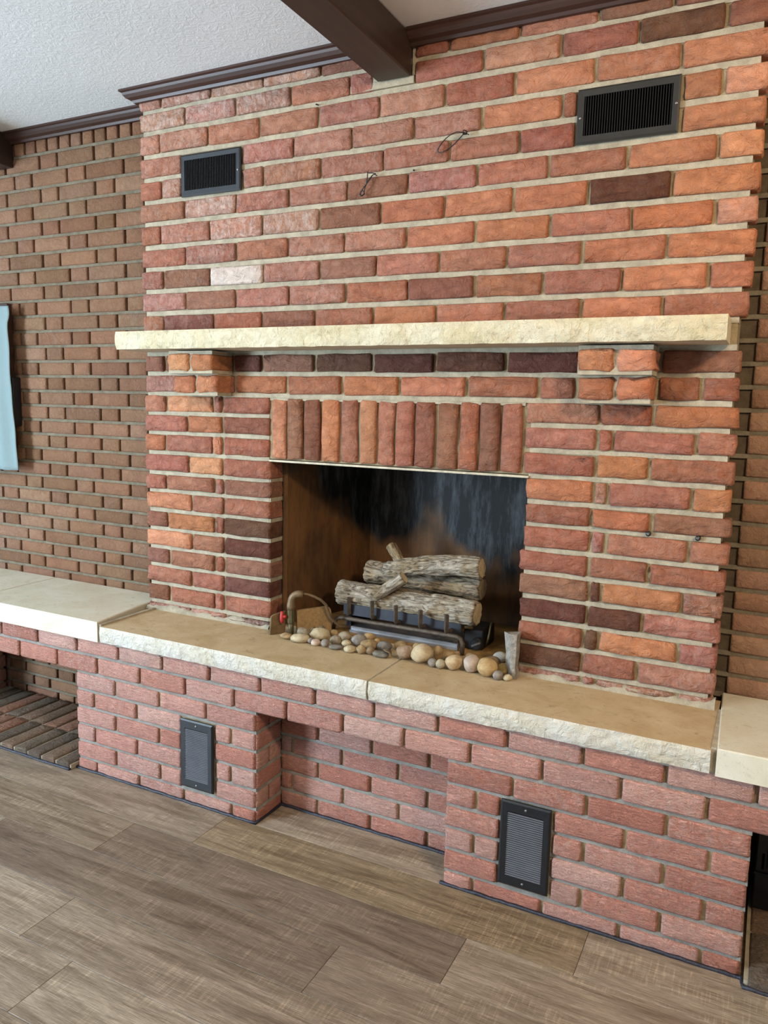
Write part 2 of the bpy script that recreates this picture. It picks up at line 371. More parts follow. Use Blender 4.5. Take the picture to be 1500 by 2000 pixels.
# ================================================================== THE SETTING
# ---- floor of planks
floor = MB().box(-2.6, 4.4, -4.6, .34, -.06, -.004).build('floor', M['subfloor']); tag(floor, 'grey-brown wood-look plank floor running along the hearth', None, None, 'structure')
rows_y = [-.095-.18*i for i in range(12)]
butts = {1: [.54], 0: [-.42, .82], 2: [.365, 1.51], 3: [-.05, 1.235], 4: [-.45, .36+.2, 1.75], 5: [.69-.0, 1.9]}
butts = {0: [-.6, .62, 1.785], 1: [-.55, .60, 1.785], 2: [-.80, .365, 1.51], 3: [-.02, 1.235, 2.42], 4: [-.70, .50, 1.68], 5: [-.48, .69, 1.90],
         6: [-.9, .28, 1.45], 7: [-.1, 1.08, 2.26], 8: [-.6, .6, 1.8], 9: [-.9, .3, 1.5], 10: [0, 1.2, 2.4]}
PL = [(160,144,126), (154,138,120), (166,150,131), (148,132,115), (170,155,136)]
DARK = {(2, 0): (146,132,116), (2, 2): (136,120,104), (3, 1): (134,118,102), (5, 0): (124,116,112), (1, 2): (154,136,110), (2, 1): (150,134,114), (3, 0): (156,143,127)}
for r in range(11):
    xs = [-1.75]+butts[r]+[3.3]; y1, y0 = rows_y[r], rows_y[r]-.18
    for i in range(len(xs)-1):
        cc = DARK.get((r, i), PL[(r*3+i*2) % 5])
        o = MB().bbox(xs[i]+.0006, xs[i+1]-.0006, y0+.0006, y1-.0006, -.010, 0, .0006).build('plank', M['plank'], floor); o.color = lin(*cc)
o = MB().box(-1.75, 3.3, rows_y[0]+.001, .143, -.010, 0).build('plank', M['plank'], floor); o.color = lin(*PL[1])
for x0, x1, y0, y1 in ((-2.6, -1.752, -4.6, .12), (3.302, 4.4, -4.6, .12), (-1.75, 3.3, -4.6, rows_y[11]-.001)):
    o = MB().box(x0, x1, y0, y1, -.010, 0).build('plank', M['plank'], floor); o.color = lin(*PL[0])
# ---- ceiling
CZ = 2.442
ceil = MB().box(-2.6, 4.4, -4.6, .15, CZ, CZ+.1).build('ceiling', M['ceiling']); tag(ceil, 'white stippled plaster ceiling between dark beams', None, None, 'structure')
wl = MB().box(-2.7, -2.6, -4.6, .3, 0, CZ).build('wall_left', M['plaster']); tag(wl, 'plain painted side wall beyond the window', None, None, 'structure')
wr = MB().box(4.4, 4.5, -4.6, .3, 0, CZ).build('wall_right', M['plaster']); tag(wr, 'plain painted side wall beyond the right bench', None, None, 'structure')
# ---- back wall of brown bricks (left and right of the chimney breast)
WY = .13
wall = MB().box(-2.6, .50, WY+.014, WY+.2, 0, CZ+.05).box(1.53, 4.4, WY+.014, WY+.2, 0, CZ+.05).build('wall_back', M['wall_perp']); tag(wall, 'brown brick wall either side of the chimney breast', None, None, 'structure')
zk = lambda k: 2.352-.06647*k+.0001548*k*k
bed = MB(); stuff = MB()
wallcols = [(128,94,71), (134,97,73), (122,90,67), (136,101,77), (130,93,71), (126,94,70)]
def wcol(add=0):
    c = random.choice(wallcols); k = random.uniform(-8, 8)+add
    l = lin(*[v+k+random.uniform(-1, 1) for v in c]); return (l[0], l[1], l[2], 1-random.choice((.0, .0, .03, .06)))
def wall_brick(x0, x1, z0, z1, gap=.012, bedw=.011, add=0):
    me = brick_mesh(x1-x0-gap, z1-z0-bedw, .03, M['tex'], .0012, .003, random.randrange(3))
    put(me, 'brick', ((x0+x1)/2, WY+random.uniform(-.0015, .001), (z0+z1)/2), wall, wcol(add))
def simple_brick(mb, x0, x1, z0, z1): mb.box(x0+.006, x1-.006, WY, WY+.03, z0+.006, z1-.006)
k = -1
# rowlock course under the moulding
for i in range(13):
    x1 = -.103-.0657*i+.0657
    wall_brick(x1-.0657, x1, 2.352, 2.414, .011)
bed.box(-2.6, .0, WY+.005, WY+.03, 2.346, 2.358)
for i in range(26): simple_brick(stuff, -.957-.0657*(i+1), -.957-.0657*i, 2.352, 2.414)
nr = 0
for k in range(0, 41):
    z1, z0 = zk(k), zk(k+1)
    if z1 < .03: break
    z0 = max(z0, .0)
    bed.box(-2.6, .02, WY+.005, WY+.03, z0-.006, z0+.006)
    x = .407 if k % 2 else .2515      # right end of a stretcher run; steps of stretcher+header to the left
    seq = []
    while x > -2.6:
        seq.append((x-.206, x)); seq.append((x-.309, x-.206)); x -= .309
    hidden = .30 < z1 < .60
    for a, b in seq:
        b2 = min(b, .0)
        if b2-a < .03: continue
        if a > -1.16 and not hidden: wall_brick(a, b2, z0, z1)
        elif a > -2.6: simple_brick(stuff, a, b2, z0, z1)
# right of the breast
zr = [.5639+.0621*i for i in range(31)]
for i, z0 in enumerate(zr[:-1]):
    z1 = zr[i+1]
    if z1 > 2.43: break
    bed.box(2.0, 4.4, WY+.005, WY+.03, z0-.006, z0+.006)
    lens = [.206, .103] if i % 2 else [.1545, .206, .103]
    cuts = [2.045]; j = 0
    while cuts[-1] < 4.15:
        cuts.append(cuts[-1]+(lens[j % 2] if i % 2 else (lens[0] if j == 0 else lens[1+(j-1) % 2]))); j += 1
    for a, b in zip(cuts, cuts[1:]):
        if a < 2.55: wall_brick(a, b, z0, z1, add=22)  # same bricks as on the left, warm lamplight added to their colour
        else: simple_brick(stuff, a, b, z0, z1)
bed.build('mortar_bed', M['wall_bed'], wall)
so = stuff.build('brickwork', M['tex'], wall); so.color = lin(136, 104, 86); tag(so, kind='stuff')
# ---- beams and mouldings
def beam(x0, x1, zb, label):
    o = MB().bbox(x0, x1, -4.55, WY-.0 if x0 < 0 else -.001, zb, CZ-.001, .004).build('ceiling_beam', M['beam']); return tag(o, label, 'beam', 'dark ceiling beams')
beam(.958, 1.071, 2.326, 'dark brown ceiling beam ending above the mantel')
beam(-.945, -.826, 2.312, 'dark brown ceiling beam at the far left wall')
PROF = [(0, 0), (-.012, 0), (-.016, .008), (-.030, .013), (-.038, .022), (-.040, .030), (-.048, .033), (-.048, .0395), (0, .0395)]
def trim(name, x0, x1, yw, label, zb=CZ-.0398, ends=(0, 0)):
    V = []
    for x, e in ((x0, ends[0]), (x1, ends[1])):
        for u, v in PROF: V.append((x+e*u, yw+u, zb+v))
    q = len(PROF); F = [(i, (i+1) % q, q+(i+1) % q, q+i) for i in range(q)]+[tuple(range(q)), tuple(range(q, 2*q))]
    o = MB().add(V, F).build(name, M['trim']); return tag(o, label, None, None, 'structure')
trim('trim_1', -.826, -.049, WY-.001, 'dark moulding along the top of the left wall')
trim('trim_2', .0, .957, -.002, 'dark moulding along the top of the breast left of the beam', ends=(1, 0))
trim('trim_3', 1.072, 2.03, -.002, 'dark moulding along the top of the breast right of the beam', ends=(0, -1))
V = []
for y, e in ((-.002, 1), (WY-.0015, 1)):
    for u, v in PROF: V.append((.0+u, y+(u if y < 0 else 0), CZ-.0398+v))
q = len(PROF); tag(MB().add(V, [(i, (i+1) % q, q+(i+1) % q, q+i) for i in range(q)]+[tuple(range(q)), tuple(range(q, 2*q))]).build('trim_4', M['trim']), 'short return of dark moulding on the side of the breast', None, None, 'structure')
trim('trim_5', 2.08, 4.39, WY-.001, 'dark moulding along the top of the right wall')

# ================================================================== CHIMNEY BREAST
UL = [1.599,1.675,1.753,1.831,1.908,1.989,2.065,2.142,2.220,2.299,2.373,2.420]
LL = [.5605,.597,.668,.739,.809,.881,.952,1.026,1.093,1.168,1.243,1.315,1.386,1.459,1.530,1.599]
breast = empty('chimney_breast', (1.01, .06, .566))
tag(breast, 'tall chimney breast of split-face orange-red bricks with soldier course', 'chimney breast')
core = MB()
core.box(.014, 2.008, .011, WY+.013, 1.17, 2.44)
core.box(.014, .556, .011, WY+.013, .5665, 1.17); core.box(1.484, 2.008, .011, WY+.013, .5665, 1.17)
core.build('mortar_core', M['perp'], breast).matrix_parent_inverse = Matrix.Translation(-breast.location)
bm = MB()
for z in UL[1:-1]:
    segs = ((.012, .20), (.441, 1.575), (1.822, 2.010)) if abs(z-2.142) < .01 else ((.012, 2.010),)
    for a, b in segs: bm.box(a, b, .0085, .05, z-.0082, z+.0082)
for z in LL[12:]: bm.box(.012, 2.010, .0085, .05, z-.0075, z+.0075)
for z in LL[1:12]:
    bm.box(.012, .560, .0085, .05, z-.0072, z+.0072); bm.box(1.480, 2.010, .0085, .05, z-.0072, z+.0072)
    if z < 1.165: bm.box(.545, .5655, .010, .10, z-.0072, z+.0072)
bm.box(.566, 1.462, .0050, .05, 1.370, 1.3780)
bm.box(.862, 1.076, .0025, .05, 2.309, 2.330)
bm.box(.938, .9575, .0030, .05, 2.331, 2.40); bm.box(1.0715, 1.080, .0030, .05, 2.331, 2.43)
bo = bm.build('mortar_bed', M['bed'], breast); bo.matrix_parent_inverse = Matrix.Translation(-breast.location)
UP = {0: ([.097,.326,.532,.743,.956,1.170,1.388,1.607,1.822], 'rbrbropror'),
      1: ([.200,.421,.640,.855,1.073,1.291,1.496,1.713,1.930], 'pbpprbrroo'),
      2: ([.100,.311,.535,.757,.963,1.174,1.386,1.601,1.822], 'rbwpbrrroo'),
      3: ([.202,.424,.634,.849,1.065,1.287,1.507,1.727,1.933], 'rprppoorop'),
      4: ([.088,.311,.532,.752,.976,1.186,1.398,1.609,1.825], 'rpeebooodo'),
      5: ([.200,.424,.638,.855,1.066,1.286,1.496,1.709,1.929], 'repPbprroO'.replace('P', 'p')),
      6: ([.096,-.188,.452,.536,.757,.981,1.197,1.409,-1.566,1.834], 'revpppprrvo'),
      7: ([-.188,.452,.654,.869,1.081,1.295,1.524,-1.566,1.834,1.929], 'rvpppporvoO'),
      8: ([.090,.306,.520,.747,.963,1.178,1.388,1.610,1.825], 'pprrpprOpo'),
      9: ([.206,.424,.643,.860,-.944,1.077,1.293,1.513,1.717,1.928], 'eeerpvrprdb'),
      10: ([.099,.318,.535,.755,-.945,1.077,1.186,1.396,1.612,1.800], 'peeebvrrpbb')}
for k, (js, codes) in UP.items():
    xs = [0.0]+[abs(j) for j in js]+[2.030]
    for i, cde in enumerate(codes):
        if cde == 'v': continue
        a, b = xs[i], xs[i+1]
        if i == 0: a -= .005
        if i == len(codes)-1: b += .005+random.uniform(-.004, .006)
        if a > 1.15 and cde in 'pe': cde = 'q'  # pink bricks on the right turn salmon: warm light put into the colour
        bl = BLOOM[cde]+max(0, (.9-a))*.16*random.random()
        z1 = UL[k+1]
        lay(breast, a, b, UL[k], z1, cde, M['rock'], bed=.017 if k < 10 else .010, gap=.010 if a > 1 else .008, rough=.0035, bloom=min(1, bl))
LEFT = {11: ([.103,.321,.361,.568], 'rOrr'), 10: ([.202,.362,.568], 'rob'), 9: ([.096,.318,.362,.568], 'oror'), 8: ([.208,.362,.566], 'rOr'),
        7: ([.099,.326,.366,.566], 'rrpb'), 6: ([.220,.367,.566], 'orr'), 5: ([.103,.324,.366,.566], 'bord'), 4: ([.221,.367,.566], 'Ord'),
        3: ([.111,.324,.367,.566], 'brrb'), 2: ([.215,.367,.566], 'rrd'), 1: ([.108,.323,.366,.566], 'brrr'), 0: ([.207,.375,.566], 'ppd')}
RIGHT = {11: ([1.46,1.676,1.818,2.03], 'rro'), 10: ([1.46,1.672,1.716,1.932,2.03], 'rrrr'), 9: ([1.46,1.671,1.817,2.03], 'ror'), 8: ([1.472,1.672,1.711,1.930,2.03], 'opro'),
         7: ([1.472,1.668,1.832,2.03], 'rob'), 6: ([1.472,1.670,1.713,1.932,2.03], 'rprr'), 5: ([1.468,1.669,1.833,2.03], 'rrr'), 4: ([1.47,1.674,1.709,1.926,2.03], 'bdop'),
         3: ([1.472,1.671,1.826,2.03], 'ddp'), 2: ([1.472,1.666,1.709,1.926,2.03], 'rdOp'), 1: ([1.472,1.665,1.820,2.03], 'drp'), 0: ([1.472,1.667,1.706,1.929,2.03], 'pppp')}
for k in range(12):
    js, cs = LEFT[k]; xs = [-.004]+js
    for i, cde in enumerate(cs):
        last = i == len(cs)-1
        lay(breast, xs[i], xs[i+1]+(.010 if last and k < 9 else 0), LL[k], LL[k+1], cde, M['rock'], gap=.011, bed=.0145, rough=.0048, d=.075 if last and k < 9 else .05, bloom=.45 if k == 0 else None)
    js, cs = RIGHT[k]
    for i, cde in enumerate(cs):
        a, b = js[i], js[i+1]
        if i == 0 and k < 9: a += random.uniform(-.008, .002)
        lay(breast, a, b+(random.uniform(0, .008) if i == len(cs)-1 else 0), LL[k], LL[k+1], cde, M['rock'], gap=.011, bed=.0145, rough=.0045, d=.075 if i == 0 and k < 9 else .05, bloom=.5 if k == 0 else None)
for xs, cs, k in (([0,.100,.205,.412,.533,.743,.959,1.173,1.397,1.618], 'bbbdbdddd', 13), ([1.618,1.826,2.03], 'bb', 13),  # row under the mantel: dark codes hold its shadow as well as soot
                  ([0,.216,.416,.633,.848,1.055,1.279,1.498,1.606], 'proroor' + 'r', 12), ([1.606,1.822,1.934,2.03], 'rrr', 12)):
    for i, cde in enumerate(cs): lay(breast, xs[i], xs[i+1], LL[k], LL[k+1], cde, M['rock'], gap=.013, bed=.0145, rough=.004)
sx_ = [.569,.635,.704,.771,.843,.913,.979,1.045,1.112,1.184,1.257,1.323,1.392,1.459]
for i, cde in enumerate('obbororrbbrbr'):
    lay(breast, sx_[i], sx_[i+1], 1.170, 1.378, cde, M['rock'], gap=.009, bed=.006, rough=.0045, name='soldier_brick')
# corbels: two projecting courses of two headers
def corbel(x0, label):
    cb = MB().box(x0+.006, x0+.196, -.102, .006, 1.455, 1.531); cb.box(x0+.012, x0+.192, -.070, .006, 1.381, 1.462)
    c = cb.build('corbel', M['bed'], breast); c.matrix_parent_inverse = Matrix.Translation(-breast.location); c['label'] = label
    for (dy, z0, z1, w) in ((-.110, 1.459, 1.527, .102), (-.080, 1.386, 1.456, .100)):
        for i in (0, 1):
            me = brick_mesh(w-.011, z1-z0-.010, -dy-.002, M['rock'], .006, .005, 5+i)
            put(me, 'brick', (x0+.002+w*(i+.5), dy, (z0+z1)/2), c, bcol(random.choice('ooOr'), 8))
    return c
corbel(.208, 'left corbel of four projecting orange bricks'); corbel(1.625, 'right corbel of four projecting orange bricks')
# cement smeared along the foot of the piers
for xa, xb in ((.0, .57), (1.472, 2.03)):
    nseg = 40; V = []
    for i in range(nseg+1):
        x = xa+(xb-xa)*i/nseg; h = .006+.020*max(0, noise.noise(Vector((x*11, 2.3, 0)))+.30)+.008*noise.noise(Vector((x*60, 1, 0)))
        V += [(x, -.012, .564), (x, -.0075, .566+h*.5), (x, -.004, .566+max(h, .004)), (x, .03, .566+max(h, .004))]
    F = [(i*4+k, (i+1)*4+k, (i+1)*4+k+1, i*4+k+1) for i in range(nseg) for k in range(3)]
    o = MB().add(V, F).build('cement_smear', M['bed'], breast, True); o.matrix_parent_inverse = Matrix.Translation(-breast.location)

# ---- mantel slab
def rough_slab(name, x0, x1, yf, yb, z0, z1, mats, label, cat, amp=.006, top_out=0.0, bot_in=.004, group=None, seed=0, nx=None, round_end=True):
    nx = nx or int((x1-x0)/.012); nz = 6; V = []; F = []; mi = []
    for i in range(nx+1):
        x = x0+(x1-x0)*i/nx
        for kz in range(nz+1):
            t = kz/nz; z = z0+(z1-z0)*t
            b = .5*noise.noise(Vector((x*9+seed, z*22, 1.0)))+.35*noise.noise(Vector((x*30+seed, z*60, 5.0)))+.2*noise.noise(Vector((x*80+seed, z*120, 9.0)))
            edge = 4*t*(1-t)
            y = yf-amp*.8*edge-amp*b*1.1+(bot_in*(1-t))
            if kz == nz: y = yf+.002+amp*.35*noise.noise(Vector((x*14+seed, 3, 7)))-top_out
            if kz in (0,): z += .3*amp*noise.noise(Vector((x*20+seed, 9, 2)))
            V.append((x, y, z))
    idx = lambda i, k: i*(nz+1)+k
    for i in range(nx):
        for kz in range(nz): F.append((idx(i,kz), idx(i+1,kz), idx(i+1,kz+1), idx(i,kz+1))); mi.append(0)
    nb = len(V)
    for i in range(nx+1):
        x = x0+(x1-x0)*i/nx; V.append((x, yb, z1)); V.append((x, yb, z0))
    for i in range(nx):
        F.append((idx(i,nz), idx(i+1,nz), nb+2*(i+1), nb+2*i)); mi.append(1)
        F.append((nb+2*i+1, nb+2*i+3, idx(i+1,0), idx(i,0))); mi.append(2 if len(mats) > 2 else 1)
        F.append((nb+2*i, nb+2*i+2, nb+2*i+3, nb+2*i+1)); mi.append(1)
    F.append(tuple([idx(0,k) for k in range(nz+1)]+[nb, nb+1])); mi.append(0)
    F.append(tuple(reversed([idx(nx,k) for k in range(nz+1)]+[nb+2*nx, nb+2*nx+1]))); mi.append(0)
    mb = MB(); mb.v = V; mb.f = F; mb.mi = mi
    o = mb.build(name, mats, None, False)
    return tag(o, label, cat, group)
rough_slab('mantel_shelf', .014, 1.993, -.150, -.001, 1.536, 1.597, [M['mantel'], M['mantel'], M['mantel_flat']], 'long cream rock-faced stone mantel shelf across the breast', 'mantel', .006, seed=4)

# ================================================================== RAISED BRICK BENCH
BY = -.27
bench = empty('hearth_bench', (1.02, -.07, 0)); tag(bench, 'low pinkish-red brick bench with floor niches carrying the hearth stones', 'bench')
def bpar(o): o.matrix_parent_inverse = Matrix.Translation(-bench.location); return o
cb = MB()
cb.box(-1.5, 3.3, BY+.013, .11, .381, .5045)
cb.box(-.094, .700, BY+.010, .11, .0, .382); cb.box(1.370, 2.142, BY+.010, .11, 0, .382)
cb.box(.70, 1.37, -.115, .11, 0, .382)
cb.box(-1.5, -1.008, BY+.010, .11, 0, .382); cb.box(2.86, 3.3, BY+.010, .11, 0, .382)
bpar(cb.build('mortar_core', M['perp'], bench))
BZ = [.508,.443,.373,.307,.242,.176,.110,.044,-.012]
bb = MB()
for z in BZ[1:2]: bb.box(-1.5, 3.3, BY+.008, BY+.04, z-.0065, z+.0065)
bb.box(-1.5, 3.3, BY+.003, BY+.04, .4965, .5062)
for z in BZ[2:-1]:
    for a, b in (((-.097, .405), (.531, .703), (1.366, 1.536), (1.663, 2.145), (-1.5, -1.005)) if .08 < z < .30 else ((-.097, .703), (1.366, 2.145), (-1.5, -1.005))): bb.box(a, b, BY+.008, BY+.04, z-.0065, z+.0065)
    bb.box(.70, 1.37, -.120, -.08, z+.012-.0065, z+.012+.0065)
    bb.box(.69, .7058, BY+.012, -.121, z-.0060, z+.0060)
bpar(bb.build('mortar_bed', M['bench_bed'], bench))
BC = [(208,148,132), (214,158,142), (202,138,120), (208,154,140), (194,130,112), (216,168,154)]
def blay(x0, x1, z0, z1, y=BY, gap=.010, bed=.0105, col=None, d=.05):
    me = brick_mesh(x1-x0-gap, z1-z0-bed, d, M['wire'], .0016, .004, random.randrange(4))
    c = col or random.choice(BC); k = random.uniform(-9, 9); l = lin(*[v+k for v in c])
    return put(me, 'brick', ((x0+x1)/2, y+random.uniform(-.002, .001), (z0+z1)/2), bench, (l[0], l[1], l[2], 1-random.choice((.05, .12, .2, .3))), (0, random.uniform(-.004, .004), 0))
x = -1.313
while x < 3.2: blay(x, x+.2035, BZ[1], BZ[0]); x += .2035
x = -1.214
while x < 3.2:
    blay(x, x+.2035, BZ[2], BZ[1]); x += .2035
PIER = [[-.103,.093,.298,.503,.706], [-.103,-.012,.194,.397,None,.536,.605,.706], [-.103,.093,.296,.397,None,.536,.706], [-.103,-.010,.194,.397,None,.540,.604,.706],
        [-.103,.092,.299,.397,None,.540,.706], [-.103,-.006,.200,.404,.608,.706]]
PIER2 = [[1.362,1.557,1.756,1.954,2.149], [1.362,1.455,1.527,None,1.670,1.857,2.057,2.149], [1.362,1.527,None,1.670,1.755,1.955,2.149], [1.362,1.452,1.527,None,1.670,1.860,2.054,2.149],
         [1.362,1.527,None,1.670,1.755,1.955,2.149], [1.362,1.453,1.652,1.857,2.055,2.149]]
for P in (PIER, PIER2):
    for r, xs in enumerate(P):
        for a, b in zip(xs, xs[1:]):
            if a is None or b is None: continue
            blay(a, b, BZ[r+3], BZ[r+2])
for r in range(6): blay(-1.28, -1.0, BZ[r+3], BZ[r+2])
NB = [[.70,.748,.944,1.147,1.372], [.70,.851,1.052,1.252,1.372], [.70,.749,.943,1.147,1.372], [.70,.852,1.048,1.247,1.372], [.70,.750,.948,1.151,1.372], [.70,.85,1.05,1.25,1.372]]
NZ = [z+.012 for z in BZ[2:]]
for r, xs in enumerate(NB):
    for a, b in zip(xs, xs[1:]):
        z1 = min(NZ[r], .376); z0 = NZ[r+1] if r < 5 else -.01
        blay(a, b, z0, z1, -.125)
def side_brick(y0, y1, z0, z1, xf, gap=.008, bed=.011):
    me = brick_mesh(y1-y0-gap, z1-z0-bed, .05, M['wire'], .0014, .003, random.randrange(3), '+x')
    c = random.choice(BC); l = lin(*[v-6 for v in c]); put(me, 'brick', (xf, (y0+y1)/2, (z0+z1)/2), bench, (l[0], l[1], l[2], .9))
for r in range(6):
    z1, z0 = BZ[r+2], BZ[r+3]
    if r % 2: side_brick(BY+.004, -.122, z0, z1, .709)
    else: side_brick(BY+.004, -.194, z0, z1, .709); side_brick(-.194, -.122, z0, z1, .709)
    side_brick(BY+.004, -.07, z0, z1, -1.0); side_brick(-.07, .125, z0, z1, -1.0)
# ---- hearth stones and pale bench slabs
rough_slab('hearth_slab', .046, 1.112, -.286, .075, .5075, .566, [M['rockface'], M['hearth_top']], 'left tan hearth stone with white rock-faced front below the left pier', 'stone slab', .006, .001, seed=9)
rough_slab('hearth_slab', 1.119, 2.041, -.286, .075, .5075, .566, [M['rockface'], M['hearth_top']], 'right tan hearth stone with cream rock-faced front below the right pier', 'stone slab', .006, .001, seed=31)
for q in ((1.110, 1.121, -.279, .07, .508, .5625), (.034, .047, -.280, -.005, .507, .572), (2.040, 2.053, -.272, -.005, .507, .570)): bpar(MB().box(*q).build('mortar_joint', M['bed'], bench))
def flat_slab(poly, z0, z1, label):
    n_ = len(poly); b = .003; V = []
    cx = sum(p[0] for p in poly)/n_; cy = sum(p[1] for p in poly)/n_
    ins = [(p[0]+(b if p[0] < cx else -b), p[1]+(b if p[1] < cy else -b)) for p in poly]
    V = [(u, v, z0) for u, v in poly]+[(u, v, z1-b) for u, v in poly]+[(u, v, z1) for u, v in ins]
    F = [(i, (i+1) % n_, n_+(i+1) % n_, n_+i) for i in range(n_)]+[(n_+i, n_+(i+1) % n_, 2*n_+(i+1) % n_, 2*n_+i) for i in range(n_)]
    F += [tuple(range(2*n_, 3*n_)), tuple(reversed(range(n_)))]
    return tag(MB().add(V, F).build('bench_slab', M['white_slab']), label, 'stone slab')
flat_slab([(-.636,-.286), (.034,-.286), (-.010,-.02), (-.012,.128), (-.650,.128)], .507, .580, 'pale cream smooth stone bench slab touching the left hearth stone')
flat_slab([(-1.50,-.286), (-.640,-.286), (-.654,.128), (-1.50,.128)], .507, .580, 'pale cream smooth stone bench slab at the left edge under the curtain')
flat_slab([(2.054,-.286), (3.2,-.286), (3.2,.128), (2.042,.128)], .505, .574, 'pale cream smooth stone bench slab right of the hearth stones')
# ---- niche pavings
def paving(x0, x1, label):
    pv = MB().box(x0, x1, -.296, .125, .0005, .018).build('niche_paving', M['bed']); tag(pv, label, 'paving')
    x = x1; i = 0
    while x-.075 > x0-.01:
        for (y0, y1) in ((-.302, -.103), (-.097, .120)):
            me = brick_mesh(.066, y1-y0, .020, M['wire'], .0012, .003, i % 3, '+z')
            c = random.choice([(128,104,84), (146,104,82), (112,98,82), (150,112,90), (104,90,76)]); l = lin(*c)
            put(me, 'brick', (x-.04, (y0+y1)/2, .0245), pv, (l[0], l[1], l[2], .92))
        x -= .0765; i += 1
paving(-.995, -.108, 'brick-on-edge paving in the dark niche under the left bench')
paving(2.155, 2.85, 'brick paving in the niche under the right bench')
# ---- caulk along the floor
cz = MB()
def bead(pts):
    P = []
    for (a, b) in zip(pts, pts[1:]):
        L = (Vector(b)-Vector(a)).length; k = max(2, int(L/.02))
        for i in range(k):
            t = i/k; p = Vector(a).lerp(Vector(b), t); p += Vector((0, random.uniform(-.001, .001), random.uniform(-.001, .0015))); P.append(p)
    P.append(Vector(pts[-1])); cz.tube(P, .0055, 6)
bead([(-1.0,-.303,.003), (-.108,-.303,.003)]); bead([(-.104,-.273,.003), (.708,-.273,.003), (.712,-.130,.003), (1.362,-.130,.003)]); bead([(1.358,-.273,.003), (2.15,-.273,.003), (2.156,-.303,.003), (2.85,-.303,.003)])
tag(cz.build('trim_6', M['caulk'], None, True), 'dark caulk bead where the bench meets the floor', None, None, 'structure')

# ================================================================== FIREBOX
fb = empty('firebox', (1.02, .28, .566)); tag(fb, 'rusty sooty steel firebox behind the logs', 'firebox')
def fpar(o): o.matrix_parent_inverse = Matrix.Translation(-fb.location); return o
def panel(name, p, q, z0, z1, mat, th=.004):
    d_ = (Vector((q[0], q[1], 0))-Vector((p[0], p[1], 0))).normalized(); nrm = Vector((-d_.y, d_.x, 0))*th
    a, b = Vector((p[0], p[1], 0)), Vector((q[0], q[1], 0))
    V = [(v.x, v.y, z) for z in (z0, z1) for v in (a, b, b+nrm, a+nrm)]
    return fpar(MB().add(V, [(0,1,2,3), (4,7,6,5), (0,4,5,1), (1,5,6,2), (2,6,7,3), (3,7,4,0)]).build(name, mat, fb))
panel('side_panel', (.586,.082), (.712,.485), .566, 1.178, M['firebox']); panel('back_panel', (.712,.485), (1.338,.485), .566, 1.178, M['firebox'])
panel('side_panel', (1.338,.485), (1.462,.082), .566, 1.178, M['firebox'])
panel('front_flange', (.572,.078), (.588,.083), .566, 1.178, M['firebox']); panel('front_flange', (1.460,.083), (1.476,.078), .566, 1.178, M['firebox'])
fpar(MB().add([(.58,.076,.567), (1.47,.076,.567), (1.338,.489,.567), (.712,.489,.567), (.58,.076,.560), (1.47,.076,.560), (1.338,.489,.560), (.712,.489,.560)],
     [(0,1,2,3), (4,7,6,5), (0,4,5,1), (1,5,6,2), (2,6,7,3), (3,7,4,0)]).build('floor_plate', M['fire_floor'], fb))
fpar(MB().box(.56, 1.49, .075, .50, 1.176, 1.182).build('roof_plate', M['firebox'], fb))
lint = MB().bbox(.562, 1.482, .002, .074, 1.1605, 1.1675, .0015)
tag(lint.build('lintel_bar', M['lintel']), 'pale steel lintel bar under the soldier bricks', 'lintel')

# ---- logs
def log(name, a, b, ra, rb, mat, label, seed, bend=(0,0,0), cut_a=True, group='ceramic fire logs', oval=1.0):
    a, b = Vector(a), Vector(b); d_ = b-a; L = d_.length; t = d_.normalized(); s_ = t.cross(Vector((0,0,1))).normalized(); u = s_.cross(t)
    nx, na = 64, 60; V = []
    for i in range(nx+1):
        q = i/nx; r0 = ra+(rb-ra)*q
        for k in range(na):
            an = 2*math.pi*k/na; cx, sx = math.cos(an), math.sin(an)
            r = r0*(1+.07*noise.noise(Vector((q*L*16+seed, cx*1.2, sx*1.2)))-.20*(1-abs(noise.noise(Vector((q*L*9+seed+.5*noise.noise(Vector((q*L*30, cx, sx))), cx*3.4+.35*noise.noise(Vector((q*L*45+seed, cx*2, 3))), sx*3.4))))*1.6)**3*(1 if abs(noise.noise(Vector((q*L*9+seed, cx*3.4, sx*3.4)))) < .6 else 0)+.06+.03*noise.noise(Vector((q*L*70+seed, cx*9, sx*9))))
            end = min(q, 1-q)*nx
            if end < .5: r *= .94
            bx = q*L; V.append((bx-L/2, cx*r*oval, sx*r))
    for i in range(nx+1):
        q = i/nx; k4 = 4*q*(1-q)
        for k in range(na):
            x, y, z = V[i*na+k]; V[i*na+k] = (x+bend[0]*k4, y+bend[1]*k4, z+bend[2]*k4)
    F = [(i*na+k, i*na+(k+1) % na, (i+1)*na+(k+1) % na, (i+1)*na+k) for i in range(nx) for k in range(na)]
    F += [tuple(reversed(range(na))), tuple(nx*na+k for k in range(na))]
    o = MB().add(V, F).build(name, mat, None, True)
    M3 = Matrix((t, -s_, u)).transposed(); mid = (a+b)/2
    o.matrix_world = Matrix.Translation(mid) @ M3.to_4x4()
    for i0, off in ((0, -.0012), (nx, .0012)):
        W = [Vector(V[i0*na+k]) for k in range(na)]; c0 = sum(W, Vector())/na
        W2 = [c0+(v-c0)*.93+Vector((off, 0, 0)) for v in W]; cv = c0+Vector((off*1.5, 0, 0))
        e = MB().add([tuple(v) for v in W2]+[tuple(cv)], [(k, (k+1) % na, na) for k in range(na)]).build('cut_end', M['cut'], o, True)
    return tag(o, label, 'log', group)
log('fire_log', (.762,.168,.692), (1.290,.150,.690), .044, .043, M['bark'], 'long pale front log lying on the grate tines', 1.0)
